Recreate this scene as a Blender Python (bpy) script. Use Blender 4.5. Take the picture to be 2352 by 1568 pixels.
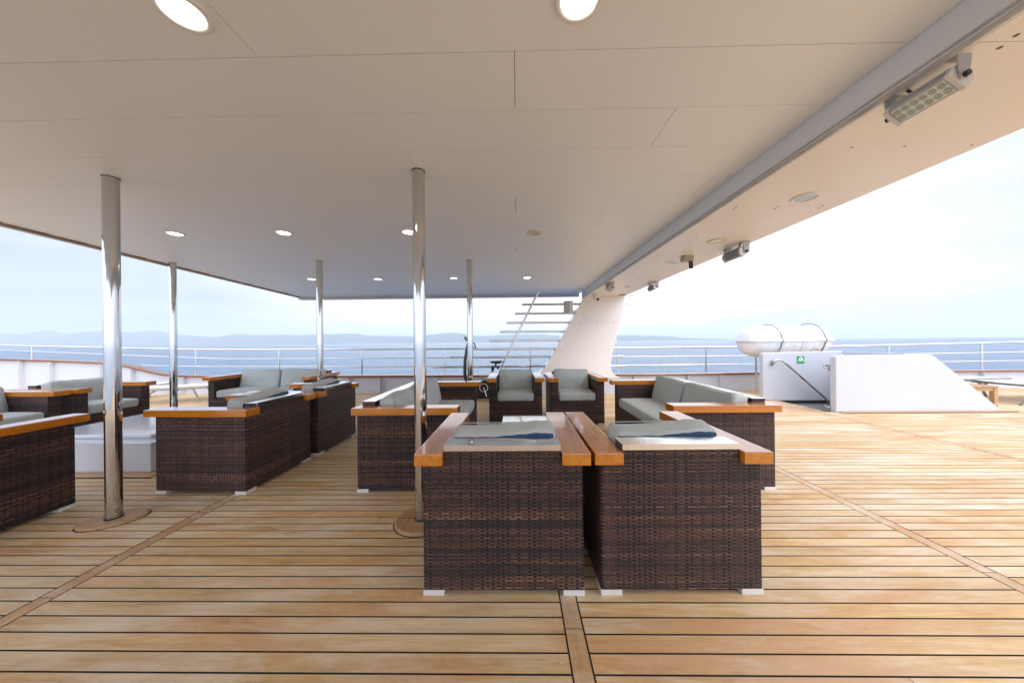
import bpy, bmesh, math, random
from mathutils import Vector, Matrix, noise
R = math.radians
random.seed(7)
for o in list(bpy.data.objects): bpy.data.objects.remove(o)
S = bpy.context.scene
COL = S.collection

# ------------------------------------------------------------ camera, sky, sun, exposure
H = 1.19
cam_d = bpy.data.cameras.new("camera"); cam = bpy.data.objects.new("camera", cam_d); COL.objects.link(cam)
S.camera = cam
cam_d.sensor_width = 36; cam_d.lens = 36 * 718 / 2352; cam_d.clip_start = 0.05; cam_d.clip_end = 60000
yaw, roll = R(.85), R(.56)
f = Vector((-math.sin(yaw), math.cos(yaw), 0)); r0 = Vector((math.cos(yaw), math.sin(yaw), 0)); u0 = Vector((0, 0, 1))
cr = r0 * math.cos(roll) - u0 * math.sin(roll); cu = u0 * math.cos(roll) + r0 * math.sin(roll)
m = Matrix((cr, cu, -f)).transposed().to_4x4(); m.translation = (0, 0, H)
cam.matrix_world = m

SUN_EL, SUN_AZ = R(50), R(118)       # azimuth measured from +Y towards +X
W = bpy.data.worlds.new("World"); S.world = W; W.use_nodes = True
wt = W.node_tree; wt.nodes.clear()
wo = wt.nodes.new('ShaderNodeOutputWorld'); bg = wt.nodes.new('ShaderNodeBackground')
sky = wt.nodes.new('ShaderNodeTexSky'); sky.sky_type = 'NISHITA'; sky.sun_disc = False
sky.sun_elevation = SUN_EL; sky.sun_rotation = SUN_AZ; sky.altitude = 0; sky.air_density = 1.0; sky.dust_density = 2.5; sky.ozone_density = 1.5
bg.inputs['Strength'].default_value = 0.12
tc = wt.nodes.new('ShaderNodeTexCoord')
mp = wt.nodes.new('ShaderNodeMapping'); mp.inputs['Scale'].default_value = (1.0, 1.0, 3.2)
nz = wt.nodes.new('ShaderNodeTexNoise'); nz.inputs['Scale'].default_value = 1.5; nz.inputs['Detail'].default_value = 6; nz.inputs['Roughness'].default_value = .52; nz.inputs['Distortion'].default_value = .35
rp = wt.nodes.new('ShaderNodeValToRGB')
rp.color_ramp.elements[0].position = .34; rp.color_ramp.elements[0].color = (.90, .90, .90, 1)
rp.color_ramp.elements[1].position = .62; rp.color_ramp.elements[1].color = (.97, .97, .97, 1)
mix = wt.nodes.new('ShaderNodeMix'); mix.data_type = 'RGBA'
# cloud brightness: brighter towards the veiled sun
dt = wt.nodes.new('ShaderNodeVectorMath'); dt.operation = 'DOT_PRODUCT'
dt.inputs[1].default_value = (math.sin(R(8)) * .96, math.cos(R(8)) * .96, .28)
mr = wt.nodes.new('ShaderNodeMapRange'); mr.inputs['From Min'].default_value = .58; mr.inputs['From Max'].default_value = 1.0
cl = wt.nodes.new('ShaderNodeMix'); cl.data_type = 'RGBA'
cl.inputs[6].default_value = (2.25, 2.42, 2.9, 1); cl.inputs[7].default_value = (4.4, 4.3, 4.3, 1)
L = wt.links.new
L(tc.outputs['Generated'], mp.inputs['Vector']); L(mp.outputs[0], nz.inputs['Vector']); L(nz.outputs['Fac'], rp.inputs['Fac'])
L(tc.outputs['Generated'], dt.inputs[0]); L(dt.outputs['Value'], mr.inputs['Value']); L(mr.outputs['Result'], cl.inputs[0])
L(rp.outputs['Color'], mix.inputs[0]); L(sky.outputs[0], mix.inputs[6])
nz2 = wt.nodes.new('ShaderNodeTexNoise'); nz2.inputs['Scale'].default_value = 2.6; nz2.inputs['Detail'].default_value = 7; nz2.inputs['Roughness'].default_value = .55; nz2.inputs['Distortion'].default_value = .6
mp2 = wt.nodes.new('ShaderNodeMapping'); mp2.inputs['Scale'].default_value = (.8, .8, 5.0); mp2.inputs['Location'].default_value = (1.7, .4, .2)
cm = wt.nodes.new('ShaderNodeMapRange'); cm.inputs['From Min'].default_value = .36; cm.inputs['From Max'].default_value = .62; cm.inputs['To Min'].default_value = .80; cm.inputs['To Max'].default_value = 1.06
cs = wt.nodes.new('ShaderNodeVectorMath'); cs.operation = 'SCALE'
L(tc.outputs['Generated'], mp2.inputs['Vector']); L(mp2.outputs[0], nz2.inputs['Vector']); L(nz2.outputs['Fac'], cm.inputs[0])
L(cl.outputs[2], cs.inputs[0]); L(cm.outputs[0], cs.inputs['Scale']); L(cs.outputs[0], mix.inputs[7])
# an overcast dome is brighter overhead and towards the sun side behind the camera
sx = wt.nodes.new('ShaderNodeSeparateXYZ'); L(tc.outputs['Generated'], sx.inputs[0])
zr = wt.nodes.new('ShaderNodeMapRange'); zr.interpolation_type = 'SMOOTHSTEP'
for i_, v_ in enumerate((.30, .95, 1.0, .95)): zr.inputs[i_ + 1].default_value = v_
yr = wt.nodes.new('ShaderNodeMapRange'); yr.interpolation_type = 'SMOOTHSTEP'
for i_, v_ in enumerate((.50, -.45, 1.0, 3.2)): yr.inputs[i_ + 1].default_value = v_
mm = wt.nodes.new('ShaderNodeMath'); mm.operation = 'MULTIPLY'
L(sx.outputs[2], zr.inputs[0]); L(sx.outputs[1], yr.inputs[0]); L(zr.outputs[0], mm.inputs[0]); L(yr.outputs[0], mm.inputs[1])
sc_ = wt.nodes.new('ShaderNodeVectorMath'); sc_.operation = 'SCALE'; L(mix.outputs[2], sc_.inputs[0]); L(mm.outputs[0], sc_.inputs['Scale'])
L(sc_.outputs[0], bg.inputs['Color']); L(bg.outputs[0], wo.inputs['Surface'])

sd = bpy.data.lights.new("sun", 'SUN'); sd.energy = .5; sd.angle = R(28); sd.color = (1, .95, .88)
so = bpy.data.objects.new("sun", sd); COL.objects.link(so)
dirv = Vector((math.sin(SUN_AZ) * math.cos(SUN_EL), math.cos(SUN_AZ) * math.cos(SUN_EL), math.sin(SUN_EL)))
so.rotation_euler = dirv.to_track_quat('Z', 'Y').to_euler(); so.location = (20, 20, 40)

S.view_settings.view_transform = 'Standard'; S.view_settings.look = 'None'; S.view_settings.gamma = 1
S.view_settings.exposure = 1.6
S.render.engine = 'CYCLES'
S.cycles.max_bounces = 10; S.cycles.diffuse_bounces = 6; S.cycles.glossy_bounces = 5
S.cycles.volume_bounces = 1
try:
    S.cycles.volume_step_rate = 1; S.cycles.volume_max_steps = 64
except Exception: pass

# ------------------------------------------------------------ material helpers
class NT:
    def __init__(s, name):
        s.m = bpy.data.materials.new(name); s.m.use_nodes = True; s.t = s.m.node_tree
        s.b = s.t.nodes['Principled BSDF']
    def n(s, t): return s.t.nodes.new(t)
    def l(s, a, b): s.t.links.new(a, b)
    def put(s, sock, v):
        if hasattr(v, 'is_output'): s.l(v, sock)
        else: sock.default_value = v
    def math(s, op, a, b=None, c=None, clamp=False):
        n = s.n('ShaderNodeMath'); n.operation = op; n.use_clamp = clamp
        for i, v in enumerate((a, b, c)):
            if v is not None: s.put(n.inputs[i], v)
        return n.outputs[0]
    def sep(s, v):
        n = s.n('ShaderNodeSeparateXYZ'); s.l(v, n.inputs[0]); return n.outputs
    def comb(s, x, y, z=0.0):
        n = s.n('ShaderNodeCombineXYZ')
        for i, v in enumerate((x, y, z)): s.put(n.inputs[i], v)
        return n.outputs[0]
    def coord(s, k='Object'): return s.n('ShaderNodeTexCoord').outputs[k]
    def mapping(s, v, scale=(1, 1, 1), loc=(0, 0, 0), rot=(0, 0, 0)):
        n = s.n('ShaderNodeMapping'); s.l(v, n.inputs[0]); n.inputs['Scale'].default_value = scale
        n.inputs['Location'].default_value = loc; n.inputs['Rotation'].default_value = rot; return n.outputs[0]
    def noise(s, v, scale, detail=3, rough=.5, dist=0):
        n = s.n('ShaderNodeTexNoise'); s.l(v, n.inputs['Vector']); n.inputs['Scale'].default_value = scale
        n.inputs['Detail'].default_value = detail; n.inputs['Roughness'].default_value = rough; n.inputs['Distortion'].default_value = dist
        return n.outputs['Fac']
    def white(s, v):
        n = s.n('ShaderNodeTexWhiteNoise'); n.noise_dimensions = '3D'; s.l(v, n.inputs['Vector']); return n.outputs['Value']
    def ramp(s, fac, stops, interp='LINEAR'):
        n = s.n('ShaderNodeValToRGB'); cr_ = n.color_ramp; cr_.interpolation = interp
        while len(cr_.elements) < len(stops): cr_.elements.new(.5)
        for e, (p, c) in zip(cr_.elements, stops):
            e.position = p; e.color = (c[0], c[1], c[2], 1) if len(c) == 3 else c
        s.l(fac, n.inputs[0]); return n.outputs[0]
    def mix(s, fac, a, b, mode='MIX'):
        n = s.n('ShaderNodeMix'); n.data_type = 'RGBA'; n.blend_type = mode
        s.put(n.inputs[0], fac)
        for i, v in ((6, a), (7, b)):
            if not hasattr(v, 'is_output') and len(v) == 3: v = (*v, 1)
            s.put(n.inputs[i], v)
        return n.outputs[2]
    def mrange(s, v, a, b, c=0., d=1.):
        n = s.n('ShaderNodeMapRange'); s.l(v, n.inputs[0])
        for i, q in enumerate((a, b, c, d)): n.inputs[i + 1].default_value = q
        return n.outputs[0]
    def bump(s, h, strength=.3, dist=.01):
        n = s.n('ShaderNodeBump'); s.l(h, n.inputs['Height']); n.inputs['Strength'].default_value = strength; n.inputs['Distance'].default_value = dist
        s.l(n.outputs[0], s.b.inputs['Normal'])
    def set(s, **k):
        names = dict(color='Base Color', rough='Roughness', metal='Metallic', coat='Coat Weight', coatr='Coat Roughness', spec='Specular IOR Level', ior='IOR', emis='Emission Color', emis_s='Emission Strength', alpha='Alpha', sheen='Sheen Weight')
        for kk, v in k.items():
            if kk in ('color', 'emis') and not hasattr(v, 'is_output') and len(v) == 3: v = (*v, 1)
            s.put(s.b.inputs[names[kk]], v)
        return s

def plain(name, color, rough=.5, metal=0, coat=0, spec=.5, var=.06, vs=6, bump=0):
    n = NT(name); v = n.noise(n.coord(), vs, 4, .6)
    k = n.mrange(v, .25, .75, 1 - var, 1 + var)
    mx = n.n('ShaderNodeVectorMath'); mx.operation = 'SCALE'; mx.inputs[0].default_value = color; n.l(k, mx.inputs['Scale'])
    n.set(color=mx.outputs[0], metal=metal, coat=coat, spec=spec)
    n.set(rough=n.mrange(v, .25, .75, rough * .85, rough * 1.15))
    if bump: n.bump(n.noise(n.coord(), vs * 30, 3), bump, .002)
    return n.m

def aged(name, color, rough, stain, coat=.1):
    n = NT(name); co = n.coord(); v = n.noise(co, 1.6, 5, .6)
    a = n.noise(n.mapping(co, (3, 3, 3)), 2.2, 8, .7, .8); b = n.noise(n.mapping(co, (1.2, 9, 6), (3, 1, 2)), 1.4, 6, .7, .4)
    col = n.mix(n.mrange(a, .60, .80, 0, .30), color, stain)
    col = n.mix(n.mrange(b, .62, .80, 0, .22), col, tuple(x * .8 for x in color))
    n.set(color=col, rough=n.mrange(v, .3, .7, rough * .8, rough * 1.2), coat=coat)
    n.bump(n.noise(co, 1.1, 2), .10, .02)
    return n.m

def mat_wicker():
    n = NT('wicker'); uv = n.sep(n.coord('UV')); u, v = uv[0], uv[1]
    oi = n.n('ShaderNodeObjectInfo'); seed = n.math('MULTIPLY', oi.outputs['Random'], 37.0)
    # gentle sag of the rows
    sag = n.math('MULTIPLY', n.math('SUBTRACT', n.noise(n.comb(u, v, seed), 2.2, 1), .5), .012)
    v2 = n.math('ADD', v, sag)
    u2 = n.math('ADD', u, n.math('MULTIPLY', n.math('SUBTRACT', n.noise(n.comb(n.math('MULTIPLY', v, .6), u, seed), 9, 1), .5), .008))
    p, q = .0083, .0492
    rr = n.math('DIVIDE', v2, p); ri = n.math('FLOOR', rr); rf = n.math('SUBTRACT', n.math('FRACT', rr), .5)
    half = n.math('MULTIPLY', n.math('FLOORED_MODULO', ri, 2.0), .5)
    cc = n.math('ADD', n.math('DIVIDE', u2, q), half); ci = n.math('FLOOR', cc); cf = n.math('SUBTRACT', n.math('FRACT', cc), .5)
    acf = n.math('ABSOLUTE', cf); arf = n.math('ABSOLUTE', rf)
    taper = n.math('POWER', n.math('DIVIDE', acf, .43), 4.0, clamp=False)
    hw = n.math('SUBTRACT', .49, n.math('MULTIPLY', taper, .24))
    inrow = n.mrange(n.math('SUBTRACT', hw, arf), 0, .12)
    incol = n.mrange(n.math('SUBTRACT', .405, acf), 0, .02)
    dash = n.math('MULTIPLY', inrow, incol)
    hd = n.math('MULTIPLY', n.math('SUBTRACT', 1.0, n.math('MULTIPLY', n.math('MULTIPLY', acf, acf), 3.2)),
                n.math('SUBTRACT', 1.0, n.math('MULTIPLY', n.math('MULTIPLY', arf, arf), 3.0)))
    height = n.math('MULTIPLY', hd, dash)
    # stakes
    sc = n.math('ADD', n.math('DIVIDE', u2, q / 2), 0.0); si = n.math('ROUND', sc); sfr = n.math('ABSOLUTE', n.math('SUBTRACT', sc, si))
    stake = n.mrange(n.math('SUBTRACT', .19, sfr), 0, .05)
    grv = n.mrange(sfr, 0.01, .04, .55, 1.0)
    srnd = n.white(n.comb(si, 3.0, seed))
    scol = n.ramp(srnd, [(0, (.010, .008, .009)), (.45, (.02, .012, .010)), (.7, (.06, .028, .018)), (1, (.11, .05, .03))])
    scol = n.mix(n.math('MULTIPLY', stake, grv), (.004, .003, .003), scol)
    # strand colour: per row, in bands
    rw = n.white(n.comb(ri, 1.0, seed)); band = n.noise(n.comb(n.math('MULTIPLY', ri, .13), n.math('MULTIPLY', u, .8), seed), 1.0, 2)
    dr = n.white(n.comb(ri, ci, seed))
    k = n.math('ADD', n.math('ADD', n.math('MULTIPLY', rw, .50), n.math('MULTIPLY', n.mrange(band, .3, .7), .34)), n.math('MULTIPLY', dr, .22))
    col = n.ramp(k, [(0, (.026, .025, .030)), (.36, (.034, .027, .028)), (.50, (.072, .040, .032)), (.75, (.125, .062, .045)), (1.0, (.30, .15, .10))])
    streak = n.noise(n.mapping(n.coord('UV'), (30, 900, 1)), 1, 2)
    col = n.mix(.15, col, n.ramp(streak, [(.3, (.55, .55, .55)), (.7, (1.5, 1.5, 1.5))]), 'MULTIPLY')
    n.set(color=n.mix(dash, scol, col), rough=.42, spec=.3)
    n.bump(n.math('ADD', height, n.math('MULTIPLY', stake, .25)), 1.0, .0035)
    return n.m

def mat_wood(name, cols, axis=0, rough=.22, coat=1.0, island=False, wear=False):
    n = NT(name); co = n.coord()
    sc = [14, 14, 14]; sc[axis] = .9
    rnd = None
    if island:
        g = n.n('ShaderNodeNewGeometry'); rnd = g.outputs['Random Per Island']
        off = n.n('ShaderNodeVectorMath'); off.operation = 'SCALE'; off.inputs[0].default_value = (37, 11, 5); n.l(rnd, off.inputs['Scale'])
        ad = n.n('ShaderNodeVectorMath'); n.l(co, ad.inputs[0]); n.l(off.outputs[0], ad.inputs[1]); cv = ad.outputs[0]
    else:
        oi = n.n('ShaderNodeObjectInfo'); off = n.n('ShaderNodeVectorMath'); off.operation = 'SCALE'; off.inputs[0].default_value = (37, 11, 5); n.l(oi.outputs['Random'], off.inputs['Scale'])
        ad = n.n('ShaderNodeVectorMath'); n.l(co, ad.inputs[0]); n.l(off.outputs[0], ad.inputs[1]); cv = ad.outputs[0]
    g1 = n.noise(n.mapping(cv, sc), 1.6, 5, .6, .5)
    sc2 = [160, 160, 160]; sc2[axis] = 5
    g2 = n.noise(n.mapping(cv, sc2), 1, 3, .7, .3)
    k = n.math('ADD', n.math('MULTIPLY', g1, .55), n.math('MULTIPLY', g2, .45))
    col = n.ramp(k, [(.32, cols[0]), (.5, cols[1]), (.68, cols[2])])
    if rnd is not None:
        h = n.n('ShaderNodeHueSaturation'); n.l(col, h.inputs['Color'])
        n.l(n.mrange(rnd, 0, 1, .91, 1.08), h.inputs['Value'])
        n.l(n.mrange(n.white(n.comb(rnd, rnd, 0.)), 0, 1, .88, 1.12), h.inputs['Saturation']); col = h.outputs[0]
    if wear:
        ad2 = n.n('ShaderNodeVectorMath'); of2 = n.n('ShaderNodeVectorMath'); of2.operation = 'SCALE'; of2.inputs[0].default_value = (.9, .25, 0)
        n.l(rnd, of2.inputs['Scale']); n.l(co, ad2.inputs[0]); n.l(of2.outputs[0], ad2.inputs[1]); co = ad2.outputs[0]
        a = n.noise(n.mapping(co, (.55, 1.7, 1)), 1.5, 9, .72, .5)
        col = n.mix(n.mrange(a, .46, .64, 0, .8), col, (.76, .65, .51))
        b = n.noise(n.mapping(co, (.6, 1.8, 1), (5, 3, 0)), 1.2, 8, .68, .6)
        col = n.mix(n.mrange(b, .49, .62, 0, .6), col, (.56, .27, .095))
        c = n.noise(n.mapping(co, (2, 9, 1), (1, 7, 0)), 1.2, 5, .7, .2)
        col = n.mix(n.mrange(c, .58, .72, 0, .4), col, (.22, .15, .10))
        # long pale scuffs
        e = n.noise(n.mapping(co, (3.0, .35, 1), (2, 2, 0), (0, 0, R(20))), 1.6, 2, .4, 2.0)
        col = n.mix(n.math('MULTIPLY', n.mrange(n.math('ABSOLUTE', n.math('SUBTRACT', e, .5)), .0, .006, 1, 0), .22), col, (.66, .58, .48))
        n.set(rough=n.mrange(a, .3, .7, rough * .85, rough * 1.3), coat=0.0)
    else: n.set(rough=rough)
    n.set(color=col, coat=coat, coatr=.07, spec=.4)
    n.bump(k, .04 if not wear else .25, .002)
    return n.m

def mat_fabric(name, c):
    n = NT(name); co = n.coord()
    a = n.noise(co, 420, 2, .7); b = n.noise(co, 5, 4, .55)
    w = n.noise(n.mapping(co, (900, 120, 900)), 1, 2)
    k = n.math('ADD', n.math('MULTIPLY', a, .5), n.math('MULTIPLY', w, .5))
    col = n.mix(1.0, n.ramp(k, [(.3, tuple(x * .82 for x in c)), (.7, tuple(x * 1.14 for x in c))]), n.ramp(b, [(.3, (.93, .93, .92)), (.7, (1.05, 1.05, 1.05))]), 'MULTIPLY')
    n.set(color=col, rough=.9, spec=.2, sheen=.15)
    n.bump(n.math('ADD', n.math('MULTIPLY', k, .15), n.noise(n.mapping(co, (1, 1, .45)), 9, 3, .5, 1.0)), .6, .02)
    return n.m

def mat_steel(name='polished_steel', rough=.075, c=(.56, .55, .53)):
    n = NT(name); co = n.coord()
    a = n.noise(n.mapping(co, (60, 60, .5)), 1, 3); b = n.noise(co, 9, 4, .6)
    n.set(color=n.mix(n.mrange(b, .45, .75, 0, .25), c, tuple(x * .8 for x in c)), metal=1.0, rough=n.math('MULTIPLY', n.mrange(n.math('ADD', n.math('MULTIPLY', a, .5), n.math('MULTIPLY', b, .5)), .35, .65, .75, 1.4), rough))
    n.bump(n.noise(n.mapping(co, (1, 1, .15)), 8, 2), .06, .01)
    return n.m

def mat_sea():
    n = NT('sea_water'); co = n.coord()
    d = n.n('ShaderNodeVectorMath'); d.operation = 'LENGTH'; n.l(co, d.inputs[0])
    w1 = n.noise(n.mapping(co, (.05, .11, 1), (0, 0, 0), (0, 0, R(12))), 1, 6, .6, .5)
    w2 = n.noise(n.mapping(co, (.30, .11, 1), (0, 0, 0), (0, 0, R(-14))), 1, 5, .65, .6)
    w3 = n.noise(n.mapping(co, (.01, .025, 1)), 1, 4, .6, .4)
    h = n.math('ADD', n.math('MULTIPLY', w1, 2.0), n.math('MULTIPLY', w2, 1.5))
    n.set(color=n.ramp(w3, [(.3, (.035, .10, .18)), (.7, (.06, .13, .22))]), rough=.13, ior=1.33, spec=.5)
    n.bump(h, 1.0, .9)
    return n.m

M = {}
M['wicker'] = mat_wicker()
M['arm'] = mat_wood('varnished_wood', [(.42, .115, .006), (.52, .175, .010), (.62, .24, .016)], axis=1)
M['armx'] = mat_wood('varnished_wood_crosswise', [(.42, .115, .006), (.52, .175, .010), (.62, .24, .016)], axis=0)
M['cap'] = mat_wood('varnished_cap_rail', [(.14, .040, .012), (.22, .070, .020), (.30, .10, .03)], axis=0, rough=.3, coat=.6)
M['deck'] = mat_wood('teak_deck', [(.47, .30, .135), (.63, .44, .225), (.74, .56, .34)], axis=0, rough=.55, coat=0, island=True, wear=True)
M['strip'] = mat_wood('teak_strip', [(.40, .235, .115), (.52, .33, .17), (.60, .41, .24)], axis=1, rough=.55, coat=0, island=True, wear=True)
M['teak'] = mat_wood('teak', [(.33, .19, .09), (.45, .27, .13), (.54, .34, .18)], axis=0, rough=.5, coat=0)
M['caulk'] = plain('black_caulk', (.018, .017, .018), .5)
M['fabric'] = mat_fabric('grey_green_canvas', (.46, .495, .47))
M['navy'] = mat_fabric('navy_canvas', (.035, .075, .14))
M['pipe'] = plain('cushion_piping', (.33, .36, .35), .9)
M['steel'] = mat_steel()
M['plate'] = mat_steel('brushed_plate', .13, (.78, .78, .77))
M['rail'] = mat_steel('rail_steel', .17, (.74, .72, .70))
M['foot'] = plain('foot_metal', (.74, .72, .69), .3, metal=.3, var=.02)
M['white'] = plain('white_paint', (.56, .575, .605), .22, coat=.4, var=.03, vs=1.5)
M['panel'] = NT('ceiling_panel').set(color=(.855, .885, .915), rough=.36, coat=.08, coatr=.3).m
M['cream'] = aged('cream_panel', (.86, .81, .755), .38, (.66, .50, .36))
M['gap'] = plain('panel_gap', (.06, .045, .035), .8)
M['beamsky'] = aged('skylight_tinted_paint', (.80, .88, .95), .35, (.55, .50, .46), .2)  # base colour carries the blue skylight on the beam face; stains are its own
M['gel'] = plain('white_gelcoat', (.83, .83, .82), .25, coat=.5, var=.03, vs=4)
M['black'] = plain('black_plastic', (.018, .018, .022), .35, coat=.2)
M['greyp'] = plain('grey_plastic', (.50, .51, .52), .5, var=.08, vs=40)
M['lampw'] = plain('white_enamel', (.80, .80, .78), .3)
M['lampcream'] = plain('cream_enamel', (.70, .62, .45), .35)
M['glasst'] = NT('milky_glass').set(color=(.62, .72, .66), rough=.06, coat=1.0, coatr=.03).m
M['lens'] = NT('lamp_glass').set(color=(.55, .65, .65), rough=.08, coat=1.0).m
M['sling'] = plain('lounger_sling', (.78, .77, .73), .7, var=.04)
M['taupe'] = plain('taupe_frame', (.36, .31, .25), .4)
M['dtaupe'] = plain('dark_taupe_frame', (.16, .145, .12), .4)
M['green'] = plain('sign_green', (.0, .25, .05), .4)
M['lgreen'] = plain('sign_light_green', (.02, .42, .18), .4)
M['signw'] = plain('sign_white', (.72, .82, .70), .4)
M['strap'] = plain('green_strap', (.01, .12, .07), .6)
M['sea'] = mat_sea()
M['hill'] = plain('far_hill', (.10, .13, .11), .9, var=.3, vs=.002)
M['paper'] = plain('paper', (.80, .78, .77), .6, var=.01)
M['hull'] = plain('hull_paint', (.75, .77, .8), .4)
e = NT('lit_lamp'); e.set(color=(1, .95, .8), emis=(1, .93, .74), emis_s=4.5); M['lit'] = e.m

# ------------------------------------------------------------ geometry helpers
def finish(bm, name, mat, parent=None, smooth=False, loc=None):
    uvl = bm.loops.layers.uv.verify()
    for fc in bm.faces:
        n = fc.normal; ax = max(range(3), key=lambda i: abs(n[i]))
        for lp in fc.loops:
            c = lp.vert.co
            lp[uvl].uv = (c.y, c.z) if ax == 0 else ((c.x, c.z) if ax == 1 else (c.x, c.y))
        fc.smooth = smooth
    me = bpy.data.meshes.new(name); bm.to_mesh(me); bm.free()
    if isinstance(mat, (list, tuple)):
        for q in mat: me.materials.append(q)
    else: me.materials.append(mat)
    o = bpy.data.objects.new(name, me); COL.objects.link(o)
    if parent: o.parent = parent
    if loc: o.location = loc
    return o
def NB():
    return bmesh.new()
def box(bm, x0, x1, y0, y1, z0, z1, bev=0, mi=0, mtx=None):
    r = bmesh.ops.create_cube(bm, size=1)
    for v in r['verts']:
        v.co = Vector(((x0 + x1) / 2 + v.co.x * (x1 - x0), (y0 + y1) / 2 + v.co.y * (y1 - y0), (z0 + z1) / 2 + v.co.z * (z1 - z0)))
    vs = r['verts']
    if bev:
        es = list({e for v in vs for e in v.link_edges})
        rb = bmesh.ops.bevel(bm, geom=es, offset=bev, segments=2, profile=.7, affect='EDGES')
        vs = rb['verts']
    vs = list(set(vs))
    fs = {f_ for v in vs for f_ in v.link_faces}
    for f_ in fs: f_.material_index = mi
    if mtx is not None:
        av = {v for f_ in fs for v in f_.verts}
        for v in av: v.co = mtx @ v.co
    return vs
def tube(bm, pts, rad, n=10, closed=False, caps=True, mi=0):
    pts = [Vector(p) for p in pts]; rings = []; N = len(pts); up = None
    for i, p in enumerate(pts):
        if closed: t = pts[(i + 1) % N] - pts[i - 1]
        else: t = (pts[min(i + 1, N - 1)] - pts[max(i - 1, 0)])
        t.normalize()
        if up is None:
            up = Vector((0, 0, 1)) if abs(t.z) < .9 else Vector((1, 0, 0))
        a = (up - t * up.dot(t)).normalized(); b = t.cross(a); up = a
        rr = rad[i] if isinstance(rad, (list, tuple)) else rad
        rings.append([bm.verts.new(p + (a * math.cos(2 * math.pi * k / n) + b * math.sin(2 * math.pi * k / n)) * rr) for k in range(n)])
    M_ = N if closed else N - 1
    for i in range(M_):
        A, B = rings[i], rings[(i + 1) % N]
        for k in range(n):
            f_ = bm.faces.new((A[k], A[(k + 1) % n], B[(k + 1) % n], B[k])); f_.smooth = True; f_.material_index = mi
    if caps and not closed:
        for q in (list(reversed(rings[0])), rings[-1]):
            f_ = bm.faces.new(q); f_.material_index = mi
def lathe(bm, prof, n=32, center=(0, 0, 0), axis='z', mi=0):
    c = Vector(center); rings = []
    for (r_, h) in prof:
        ring = []
        for k in range(n):
            a = 2 * math.pi * k / n
            if axis == 'z': v = Vector((r_ * math.cos(a), r_ * math.sin(a), h))
            elif axis == 'y': v = Vector((r_ * math.cos(a), h, r_ * math.sin(a)))
            else: v = Vector((h, r_ * math.cos(a), r_ * math.sin(a)))
            ring.append(bm.verts.new(c + v))
        rings.append(ring)
    for A, B in zip(rings, rings[1:]):
        for k in range(n):
            f_ = bm.faces.new((A[k], A[(k + 1) % n], B[(k + 1) % n], B[k])); f_.smooth = True; f_.material_index = mi
    for q in (rings[0], rings[-1]):
        f_ = bm.faces.new(q); f_.material_index = mi
    bmesh.ops.recalc_face_normals(bm, faces=bm.faces)
def prism(bm, poly, a0, a1, plane='xz', mi=0):
    # poly in a plane, extruded along the remaining axis
    def P(u, v, w): return {'xz': (u, w, v), 'xy': (u, v, w), 'yz': (w, u, v)}[plane]
    A = [bm.verts.new(P(u, v, a0)) for u, v in poly]; B = [bm.verts.new(P(u, v, a1)) for u, v in poly]
    fs = [bm.faces.new(A), bm.faces.new(B)]
    for i in range(len(poly)):
        j = (i + 1) % len(poly); fs.append(bm.faces.new((A[i], A[j], B[j], B[i])))
    for f_ in fs: f_.material_index = mi
    bmesh.ops.recalc_face_normals(bm, faces=bm.faces)
def cushion(sx, sy, sz, r=.035, puff=.02, wr=.006, seed=0, cuts=17, sag=0, navy=False, fold=0):
    bm = NB(); bmesh.ops.create_cube(bm, size=2)
    bmesh.ops.subdivide_edges(bm, edges=bm.edges, cuts=cuts, use_grid_fill=True)
    bm.normal_update()
    if navy:
        for f_ in bm.faces:
            if f_.normal.y < -.9: f_.material_index = 1
    hx, hy, hz = sx / 2, sy / 2, sz / 2; hh = Vector((hx, hy, hz))
    for v in bm.verts:
        p = Vector(tuple(math.copysign(abs(c) ** .8, c) for c in v.co))
        q = Vector((p.x * hx, p.y * hy, p.z * hz)); rr = min(r, hx, hy, hz)
        c = Vector(tuple(max(-(hh[i] - rr), min(hh[i] - rr, q[i])) for i in range(3)))
        d = q - c
        if d.length > 1e-6: q = c + d.normalized() * rr
        # puff along the thinnest axis
        t = min(range(3), key=lambda i: hh[i]); o_ = [i for i in range(3) if i != t]
        w = (1 - (q[o_[0]] / hh[o_[0]]) ** 2) * (1 - (q[o_[1]] / hh[o_[1]]) ** 2)
        q[t] += (q[t] / hh[t]) * puff * max(0, w) ** .6
        nn = noise.noise_vector(Vector((q.x * 7 + seed * 3.1, q.y * 7, q.z * 7 + seed)))
        n2 = noise.noise_vector(Vector((q.x * 22 + seed, q.y * 22, q.z * 10)))
        q += nn * wr + n2 * wr * .35
        if fold:
            wv_ = noise.noise(Vector((q.x * 26 + seed, q.z * 3, 1.5))) + .5 * noise.noise(Vector((q.x * 60, q.z * 5, seed)))
            q.y += fold * wv_ * (.35 + .65 * max(0, q.z / hz)); q.z += fold * .5 * wv_ * max(0, q.z / hz)
        if sag: q.z -= sag * math.cos(math.pi * q.x / sx * .9) * (1 if q.z > 0 else 0)
        v.co = q
    return bm
def rrect(sx, sy, r, z, n=5):
    out = []
    for cx, cy, a0 in ((sx / 2 - r, sy / 2 - r, 0), (-sx / 2 + r, sy / 2 - r, 90), (-sx / 2 + r, -sy / 2 + r, 180), (sx / 2 - r, -sy / 2 + r, 270)):
        for k in range(n):
            a = R(a0 + 90 * k / (n - 1)); out.append((cx + r * math.cos(a), cy + r * math.sin(a), z))
    return out
def empty(name, loc=(0, 0, 0), rz=0, label=None, cat=None, group=None, rot=None):
    o = bpy.data.objects.new(name, None); COL.objects.link(o); o.location = loc; o.rotation_euler = rot or (0, 0, rz)
    o.empty_display_size = .1
    tag(o, label, cat, group); return o
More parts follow.
